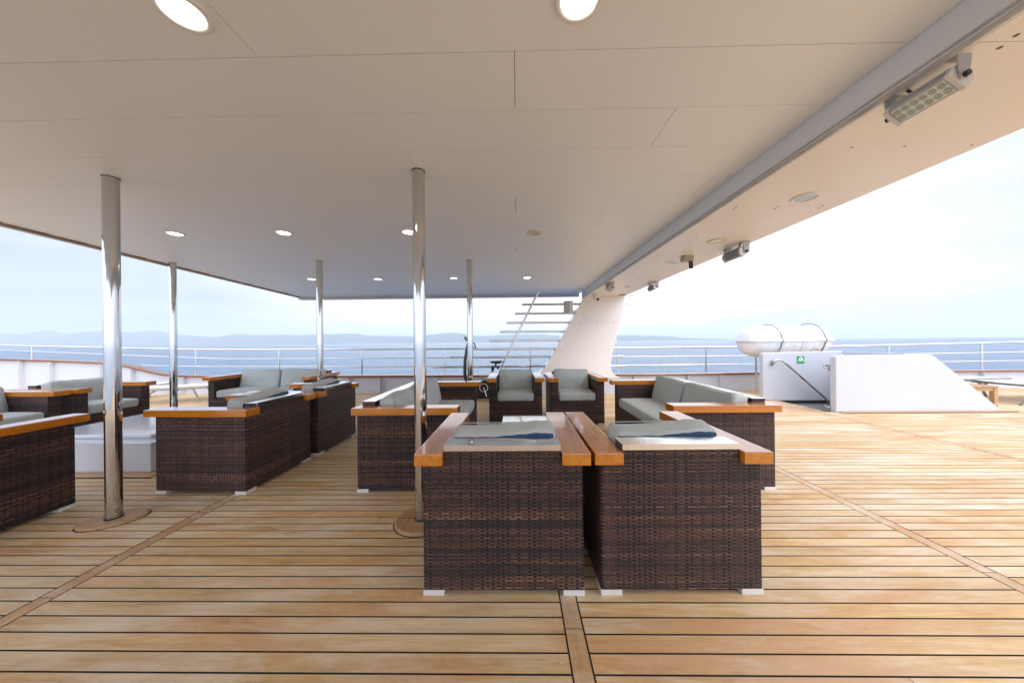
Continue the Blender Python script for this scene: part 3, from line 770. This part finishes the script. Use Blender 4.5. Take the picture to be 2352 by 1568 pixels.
def handrail(pts, name_lab):
    t = empty('handrail', pts[0], 0, name_lab, 'handrail', 'stainless handrails in the stairwell')
    p0 = Vector(pts[0]); bm = NB(); tube(bm, [Vector(p) - p0 for p in pts], .019, 12); finish(bm, 'tube', M['steel'], t)
    return t, p0
t, p0 = handrail([(4.95, 6.145, .722), (4.95, 6.10, .722), (4.945, 6.08, .735), (4.93, 6.07, .765), (4.95, 6.07, .785), (5.0, 6.07, .79), (5.08, 6.07, .78), (5.98, 6.07, -.03), (6.2, 6.07, -.22)], 'slanting steel handrail on the far wall beneath the green sign')
bm = NB(); lathe(bm, [(.045, 0), (.045, -.008), (.03, -.012)], 24, (0, 0, 0), 'y'); finish(bm, 'flange', M['steel'], t)
t, p0 = handrail([(5.12, 5.185, .70), (5.10, 5.215, .705), (5.08, 5.23, .71), (5.075, 5.24, .735), (5.12, 5.24, .75), (5.2, 5.24, .745), (6.05, 5.24, -.03)], 'steel handrail end peeking out from behind the near stairwell wall')
bm = NB(); lathe(bm, [(.04, 0), (.04, .008), (.03, .012)], 24, (0, 0, 0), 'y'); finish(bm, 'flange', M['steel'], t)
t = empty('handrail_bracket', (5.12, 5.181, .05), 0, 'low round steel bracket at deck level on the stairwell wall', 'bracket')
bm = NB(); lathe(bm, [(.03, 0), (.03, .04), (.02, .05)], 20, (0, 0, 0), 'y'); tube(bm, [(0, .05, 0), (-.03, .06, .02), (-.035, .06, .05)], .015, 10); finish(bm, 'knob', M['steel'], t)

# liferaft sign
t = empty('liferaft_sign', (5.505, 6.146, .78), 0, 'square green safety sign with a white liferaft symbol on the stairwell wall', 'sign')
bm = NB(); box(bm, -.07, .07, 0, .0035, -.07, .07); finish(bm, 'plate', M['green'], t)
bm = NB(); prism(bm, rpoly([(-.052, .012), (0, .064), (.054, .022), (.052, .002), (.03, -.012), (-.032, -.012)], .014, 4), -.0012, -.0004, 'xz'); finish(bm, 'raft_symbol', M['signw'], t)
bm = NB(); prism(bm, [(-.028, .014), (-.006, .042), (.002, .008)], -.0022, -.0014, 'xz'); finish(bm, 'raft_opening', M['green'], t)
wv = [(-.07 + .14 * k / 28, -.018 + .0028 * math.sin(k * 1.35)) for k in range(29)]
bm = NB(); prism(bm, wv + [(x, z - .007) for x, z in reversed(wv)], -.0012, -.0004, 'xz'); finish(bm, 'waves', M['signw'], t)
bm = NB(); box(bm, -.062, .064, -.0012, -.0004, -.056, -.032); finish(bm, 'caption_band', M['lgreen'], t)

# liferaft canister
t = empty('liferaft_canister', (5.77, 6.85, 0), R(9), 'white ribbed liferaft canister with green straps resting behind the stairwell wall', 'liferaft')
RL = 1.0; RR = .33; zc = 1.16
def shell(top):
    bm = NB(); n = 20; prof = []
    def rad(x):
        ax = abs(x) / RL
        e_ = 1.0 if ax < .72 else math.sqrt(max(0, 1 - ((ax - .72) / .28) ** 2.2))
        rib = .0
        for c in (-.62, -.3, 0, .3, .62):
            d = (x - c * RL) / .05
            rib += .020 * math.exp(-d * d)
        return RR * (.28 + .72 * e_) * (1 if ax < .999 else .0) - .012 + rib if ax < .999 else .02
    N = 90; rows = []
    for i in range(N + 1):
        x = -RL + 2 * RL * i / N; r_ = rad(x)
        row = []
        for k in range(n + 1):
            a = math.pi * k / n; z = r_ * math.sin(a); z = z if top else -z
            row.append(bm.verts.new((x, r_ * math.cos(a) * .98, zc + z * (.98 if top else 1.05))))
        rows.append(row)
    for A, B in zip(rows, rows[1:]):
        for k in range(n):
            bm.faces.new((A[k], A[k + 1], B[k + 1], B[k]))
    for A in (rows[0], rows[-1]): bm.faces.new(A)
    bmesh.ops.recalc_face_normals(bm, faces=bm.faces)
    return bm, rad
bm, rad = shell(True); finish(bm, 'upper_shell', M['gel'], t, True)
bm, rad = shell(False); finish(bm, 'lower_shell', M['gel'], t, True)
bm = NB(); outline = []
for i in range(61):
    x = -RL - .03 + (2 * RL + .06) * i / 60
    outline.append((x, rad(max(-RL * .99, min(RL * .99, x / 1.03))) + .03))
pl = outline + [(x, -y) for x, y in reversed(outline)]
prism(bm, pl, zc - .02, zc + .02, 'xy'); finish(bm, 'seam_flange', M['gel'], t)
for c in (-.40, .62):
    bm = NB(); r_ = rad(c) + .006; tube(bm, [(c, (r_ + (.03 if abs(math.sin(2 * math.pi * k / 40)) < .1 else 0)) * math.cos(2 * math.pi * k / 40), zc + (r_ + .0) * 1.04 * math.sin(2 * math.pi * k / 40)) for k in range(40)], .008, 6, closed=True)
    finish(bm, 'strap', M['strap'], t)
bm = NB(); r_ = rad(.12) + .004; tube(bm, [(.12, r_ * math.cos(2 * math.pi * k / 40), zc + r_ * 1.03 * math.sin(2 * math.pi * k / 40)) for k in range(40)], .004, 6, closed=True); finish(bm, 'shell_joint', M['greyp'], t)
for c in (-.45, .48):
    bm = NB()
    tube(bm, [(c, -.31, .99), (c, -.27, .90), (c, -.17, .84), (c, 0, .82), (c, .17, .84), (c, .27, .90), (c, .31, .99)], .018, 8)
    tube(bm, [(c, -.22, .002), (c, -.22, .87)], .022, 8); tube(bm, [(c, .22, .002), (c, .22, .87)], .022, 8)
    finish(bm, 'cradle', M['rail'], t)
for c in (-.47, .05, .2, .55):
    bm = NB(); lathe(bm, [(.013, 0), (.01, -.006)], 10, (c, -(rad(c) * .93), zc + .1), 'y'); lathe(bm, [(.013, 0), (.01, -.006)], 10, (c, -(rad(c) * .93), zc - .1), 'y'); finish(bm, 'bolt', M['greyp'], t)

# ------------------------------------------------------------ wicker seating
GA = 'wicker lounge seats with varnished wooden arms'
def make_seat(name, Wd, nseat, cat):
    t = empty(name, (0, 0, 0), 0, '', cat, GA)
    D = .75; hw_ = Wd / 2; pt = .105; bz = .028
    bm = NB()
    yb_ = -D / 2 + .10
    box(bm, -hw_, -hw_ + pt, yb_, D / 2, bz, .619); box(bm, hw_ - pt, hw_, yb_, D / 2, bz, .619)
    prism(bm, [(-hw_, bz), (hw_, bz), (hw_, .619), (hw_ - pt, .619), (hw_ - pt, .702), (-hw_ + pt, .702), (-hw_ + pt, .619), (-hw_, .619)], -D / 2, yb_, 'xz')
    es = [e_ for e_ in bm.edges if abs(e_.verts[0].co.z - e_.verts[1].co.z) > .3 and all(abs(abs(v.co.y) - D / 2) < 1e-4 and abs(abs(v.co.x) - hw_) < 1e-4 for v in e_.verts)]
    bmesh.ops.bevel(bm, geom=es, offset=.011, segments=3, profile=.5, affect='EDGES')
    box(bm, -hw_ + pt, hw_ - pt, D / 2 - .10, D / 2, bz, .335)
    box(bm, -hw_ + pt - .001, hw_ - pt + .001, -D / 2 + .099, D / 2 - .099, .29, .325)
    finish(bm, 'wicker_body', M['wicker'], t)
    for s in (-1, 1):
        bm = NB(); xo = s * (hw_ + .03); xi = s * (hw_ - .101)
        box(bm, min(xo, xi), max(xo, xi), -D / 2 - .03, D / 2 + .06, .6195, .675, .004)
        finish(bm, 'arm_plank', M['arm'], t)
    bm = NB(); a = hw_ - .104
    box(bm, -a, a, -D / 2 - .004, -D / 2 + .106, .7025, .706, .001); box(bm, -a, a, -D / 2 - .006, -D / 2 - .0035, .680, .7062)
    for s in (-.55, .55): lathe(bm, [(.006, .706), (.005, .7085)], 10, (s * a, -D / 2 + .05, 0))
    finish(bm, 'steel_plate', M['plate'], t)
    iw = Wd - 2 * pt; cw = iw / nseat
    for j in range(nseat):
        cx = -iw / 2 + cw * (j + .5)
        bm = cushion(cw - .004, D - .115, .115, .032, .014, .004, j * 2 + 1)
        c_ = finish(bm, 'seat_cushion', M['fabric'], t, True, (cx, .045, .335 + .0585))
        bm = NB(); tube(bm, rrect(cw - .004 - .018, D - .115 - .018, .03, .0475), .0035, 6, closed=True); finish(bm, 'piping', M['pipe'], c_)
        bm = cushion(cw - .012, .145, .318, .034, .014, .007, j * 5 + 11, navy=True, fold=.006)
        for v in bm.verts: v.co.z += .008 * math.sin(v.co.x * 9 + j)
        b_ = finish(bm, 'back_cushion', [M['fabric'], M['navy']], t, True, (cx, -D / 2 + .226, .455 + .128)); b_.rotation_euler = (R(13), 0, R(1.5 * (-1) ** j))
        bm = NB(); tube(bm, [(x_, .068 , z_) for x_, z_, _ in rrect(cw - .032, .318 - .018, .035, 0)], .0032, 6, closed=True); finish(bm, 'piping', M['pipe'], b_)
    for sx in (-1, 1):
        for sy in (-1, 1):
            bm = NB(); x1 = sx * (hw_ + .001); x0 = sx * (hw_ - .098); y1 = sy * (D / 2 + .001); y0 = sy * (D / 2 - .09)
            box(bm, min(x0, x1), max(x0, x1), min(y0, y1), max(y0, y1), .001, .0275, .002); finish(bm, 'foot', M['foot'], t)
    return t
arm0 = make_seat('wicker_armchair', .754, 1, 'armchair')
sofa0 = make_seat('wicker_sofa', 1.64, 2, 'sofa')
chairs = [((-.072, 1.838, 0), 0, 'left of the two front wicker armchairs seen from behind, touching the central pole'),
          ((.757, 1.845, 0), R(.6), 'right of the two front wicker armchairs seen from behind'),
          ((-.022, 4.805, 0), R(180), 'far wicker armchair facing the camera beside the exercise bike'),
          ((.850, 4.79, 0), R(180.5), 'far wicker armchair facing the camera below the sloping pylon'),
          ((-2.512, 2.822, 0), R(88.5), 'wicker armchair showing its side and back beyond the left thick pole'),
          ((-2.478, 3.662, 0), R(89.3), 'wicker armchair showing its back, just beyond another in the left group'),
          ((-5.66, 3.17, 0), R(-90), 'wicker armchair half out of frame at the left edge behind the darkest chair'),
          ((-5.64, 4.03, 0), R(-90), 'wicker armchair with a long tilted back cushion behind the left thick pole'),
          ((-3.66, 1.90, 0), R(0), 'dark wicker armchair cut off by the left edge of the picture')]
for i, (loc, rz, lb) in enumerate(chairs):
    o = arm0 if i == 0 else copy_tree(arm0); place(o, loc, rz, lb, GA)
sofas = [((-.905, 3.29, 0), R(-90), 'wicker two seat sofa behind the central pole facing right'),
         ((1.655, 3.31, 0), R(90), 'wicker two seat sofa on the right facing left, beside the open deck'),
         ((-4.085, 5.26, 0), R(180), 'farthest left wicker two seat sofa facing the camera near the loungers')]
for i, (loc, rz, lb) in enumerate(sofas):
    o = sofa0 if i == 0 else copy_tree(sofa0); place(o, loc, rz, lb, GA)

# coffee table with milky glass top
t = empty('coffee_table', (.20, 2.82, 0), 0, 'low wicker coffee table with pale green glass top between the seats', 'coffee table')
bm = NB(); box(bm, -.33, .33, -.29, .29, .03, .435, .01); finish(bm, 'wicker_base', M['wicker'], t)
bm = NB(); box(bm, -.34, .34, -.30, .30, .4355, .450, .003); finish(bm, 'glass_top', M['glasst'], t)

# white locker on teak plinth (left group)
t = empty('deck_locker', (-4.1, 3.35, 0), 0, 'low glossy white deck locker on a teak plinth between the left seats', 'locker')
bm = NB(); box(bm, -.72, .72, -.52, .60, .02, .275, .012); finish(bm, 'body', M['white'], t)
bm = NB(); box(bm, -.735, .735, -.532, .612, .2755, .292, .005); finish(bm, 'rim', M['white'], t)
bm = NB(); box(bm, -.60, .58, -.40, .50, .2925, .33, .016); finish(bm, 'lid', M['white'], t)
bm = NB(); bevprism(bm, rpoly([(-.8, -.60), (.82, -.60), (.82, .68), (-.8, .68)], .05), .0015, .0195, .006, 'xy'); finish(bm, 'teak_plinth', M['teak'], t)
bm = NB(); box(bm, -.80, .82, -.612, -.601, .0006, .006); finish(bm, 'plinth_caulk', M['caulk'], t)

# ------------------------------------------------------------ exercise bike
t = empty('exercise_bike', (-.68, 6.44, 0), 0, 'black exercise bike behind the far pole and armchair', 'exercise bike')
bm = NB(); pp = [(-.18, .05), (-.185, .20), (-.15, .31), (-.06, .375), (.06, .42), (.2, .43), (.3, .36), (.34, .22), (.30, .05)]
bevprism(bm, pp, -.07, .07, .015); finish(bm, 'flywheel_cover', M['black'], t)
bm = NB(); tube(bm, [(.082 * math.cos(2 * math.pi * k / 32), -.074, .253 + .082 * math.sin(2 * math.pi * k / 32)) for k in range(32)], .006, 8, closed=True); finish(bm, 'ring', M['lampw'], t)
bm = NB(); tube(bm, [(0, -.072, .253), (0, -.10, .253)], .018, 12); tube(bm, [(0, -.092, .253), (.055, -.095, .08)], .010, 10); finish(bm, 'crank', M['steel'], t)
bm = NB(); box(bm, 0, .12, -.17, -.10, .055, .08, .006); finish(bm, 'pedal', M['black'], t)
bm = NB(); box(bm, -.09, .02, .10, .17, .44, .46, .006); tube(bm, [(0, .09, .253), (-.03, .10, .44)], .01, 10); finish(bm, 'pedal', M['black'], t)
bm = NB(); tube(bm, [(.10, 0, .40), (.17, 0, .55), (.185, 0, .64)], .024, 12); finish(bm, 'seat_post', M['steel'], t)
bm = NB(); box(bm, .155, .34, -.025, .025, .665, .695, .006); box(bm, .15, .215, -.035, .035, .60, .67, .01); box(bm, .27, .31, -.02, .02, .62, .67, .005); tube(bm, [(.245, 0, .69), (.245, 0, .74)], .018, 10); finish(bm, 'seat_slider', M['black'], t)
bm = NB(); bmesh.ops.create_uvsphere(bm, u_segments=24, v_segments=14, radius=1)
for v in bm.verts:
    x, y, z = v.co; w = .035 + .075 * max(0, (x + 1) / 2) ** .9
    v.co = Vector((.252 + x * .132, y * w, .765 + z * .04 * (.75 + .35 * max(0, x)) + .012 * x * x))
finish(bm, 'saddle', M['black'], t, True)
bm = NB(); tube(bm, [(-.13, 0, .14), (-.24, 0, .14), (-.36, 0, .30), (-.395, 0, .55), (-.39, 0, .80), (-.355, 0, 1.02), (-.33, 0, 1.16)], [.03, .032, .035, .036, .033, .028, .022], 12); finish(bm, 'console_mast', M['black'], t)
bm = NB(); box(bm, -.05, .05, -.09, .09, -.02, .02, .008); bm.transform(Matrix.Translation((-.355, 0, 1.25)) @ Matrix.Rotation(R(62), 4, 'Y')); finish(bm, 'console', M['black'], t)
bm = NB(); tube(bm, [(-.33, -.02, 1.13), (-.30, -.15, 1.17), (-.22, -.2, 1.16), (-.19, -.18, 1.06)], .014, 10); tube(bm, [(-.33, .02, 1.13), (-.30, .15, 1.17), (-.22, .2, 1.16), (-.19, .18, 1.06)], .014, 10); finish(bm, 'handlebar', M['black'], t)
bm = NB(); box(bm, -.30, -.22, -.22, .22, .0015, .045, .01); box(bm, .30, .38, -.22, .22, .0015, .045, .01); box(bm, -.28, .36, -.03, .03, .02, .06, .008); finish(bm, 'base_frame', M['black'], t)

# ------------------------------------------------------------ sun loungers and side table
def lounger(frame, lab):
    t = empty('sun_lounger', (0, 0, 0), 0, lab, 'sun lounger', 'sun loungers by the bulwark')
    L_, w = 1.75, .31
    for s in (-1, 1):
        bm = NB(); tube(bm, [(0, s * w, .34), (L_ * .55, s * w, .325), (L_, s * w, .345)], .024, 10); finish(bm, 'side_rail', frame, t)
    bm = NB()
    n = 16
    rows = [[bm.verts.new((.02 + (L_ - .04) * i / n, s * w, .362 + .02 * (i / n - .5) ** 2 - .0)) for s in (-1, -.5, 0, .5, 1)] for i in range(n + 1)]
    for i, row in enumerate(rows):
        for j, v in enumerate(row): v.co.z -= [0, .008, .012, .008, 0][j]
    for A, B in zip(rows, rows[1:]):
        for j in range(4): bm.faces.new((A[j], A[j + 1], B[j + 1], B[j]))
    bmesh.ops.solidify(bm, geom=bm.faces[:], thickness=.006)
    finish(bm, 'sling', M['sling'], t, True)
    for (xa, xb) in ((.35, -.12), (1.15, 1.28)):
        for s in (-1, 1):
            bm = NB(); tube(bm, [(xa, s * (w - .005), .33), (xb, s * (w + .01), .003)], .02, 10); finish(bm, 'leg', frame, t)
    bm = NB(); tube(bm, [(.05, -w, .33), (.05, w, .33)], .016, 8); tube(bm, [(L_ - .02, -w, .335), (L_ - .02, w, .335)], .016, 8); tube(bm, [(.9, -w, .30), (.9, w, .30)], .012, 8); finish(bm, 'cross_bar', frame, t)
    return t
l0 = lounger(M['taupe'], 'beige sun lounger seen between the leftmost thin pole and the far sofa')
l0.location = (-7.75, 6.18, 0); l0.rotation_euler.z = R(24); l0.scale = (.9, .9, .9)
l1 = copy_tree(l0); place(l1, (-9.45, 6.45, 0), R(17), 'beige sun lounger farther left, only its end visible above a wooden arm')
l2 = lounger(M['dtaupe'], 'dark framed sun lounger at the right edge beside the teak side table')
l2.location = (8.80, 5.86, 0); l2.rotation_euler.z = R(3)
for ch in l2.children:
    pass
l3 = copy_tree(l2); place(l3, (8.1, 6.75, 0), R(-2), 'white topped sun lounger farther back at the right edge')
bm = NB(); tube(bm, [(.02, -.33, .33), (.62, -.42, .02)], .022, 10); finish(bm, 'folded_leg', M['dtaupe'], l2)
bm = NB(); tube(bm, [(.36, -.33, .32), (.56, -.40, .10)], .010, 8); finish(bm, 'leg_strut', M['dtaupe'], l2)
t = empty('side_table', (7.72, 5.60, 0), 0, 'small teak side table half hidden by the sloping stairwell wall', 'side table')
for k in range(6):
    bm = NB(); box(bm, -.27 + k * .09, -.184 + k * .09, -.30, .30, .352, .375, .003); finish(bm, 'slat', M['teak'], t)
bm = NB(); box(bm, -.25, .25, -.282, -.262, .29, .351); box(bm, -.25, .25, .262, .282, .29, .351); box(bm, -.26, -.24, -.26, .26, .29, .3505); box(bm, .24, .26, -.26, .26, .29, .3505); finish(bm, 'apron', M['teak'], t)
for sx in (-1, 1):
    for sy in (-1, 1):
        bm = NB(); box(bm, sx * .235 - .03, sx * .235 + .03, sy * .262 - .03, sy * .262 + .03, .001, .3515, .003); finish(bm, 'leg', M['teak'], t)

# small wooden stool-like table seen at the left edge
t = empty('corner_table', (-8.6, 5.0, 0), 0, 'teak side table top just visible at the far left edge', 'side table')
bm = NB(); box(bm, -.45, .45, -.3, .3, .42, .45, .004); finish(bm, 'table_top', M['teak'], t)
for sx in (-1, 1):
    for sy in (-1, 1):
        bm = NB(); box(bm, sx * .40 - .03, sx * .40 + .03, sy * .25 - .03, sy * .25 + .03, .001, .4195, .003); finish(bm, 'leg', M['teak'], t)

# ------------------------------------------------------------ sea haze
HAZE = True
if HAZE:
    bm = NB(); box(bm, -29000, 29000, -3000, 29500, -9.2, 620)
    hm = bpy.data.materials.new('sea_haze'); hm.use_nodes = True; nt = hm.node_tree; nt.nodes.clear()
    out = nt.nodes.new('ShaderNodeOutputMaterial'); pv = nt.nodes.new('ShaderNodeVolumePrincipled')
    pv.inputs['Color'].default_value = (.86, .93, 1.0, 1); pv.inputs['Density'].default_value = .00011
    pv.inputs['Anisotropy'].default_value = .2
    nt.links.new(pv.outputs[0], out.inputs['Volume'])
    tag(finish(bm, 'haze', hm), kind='stuff')
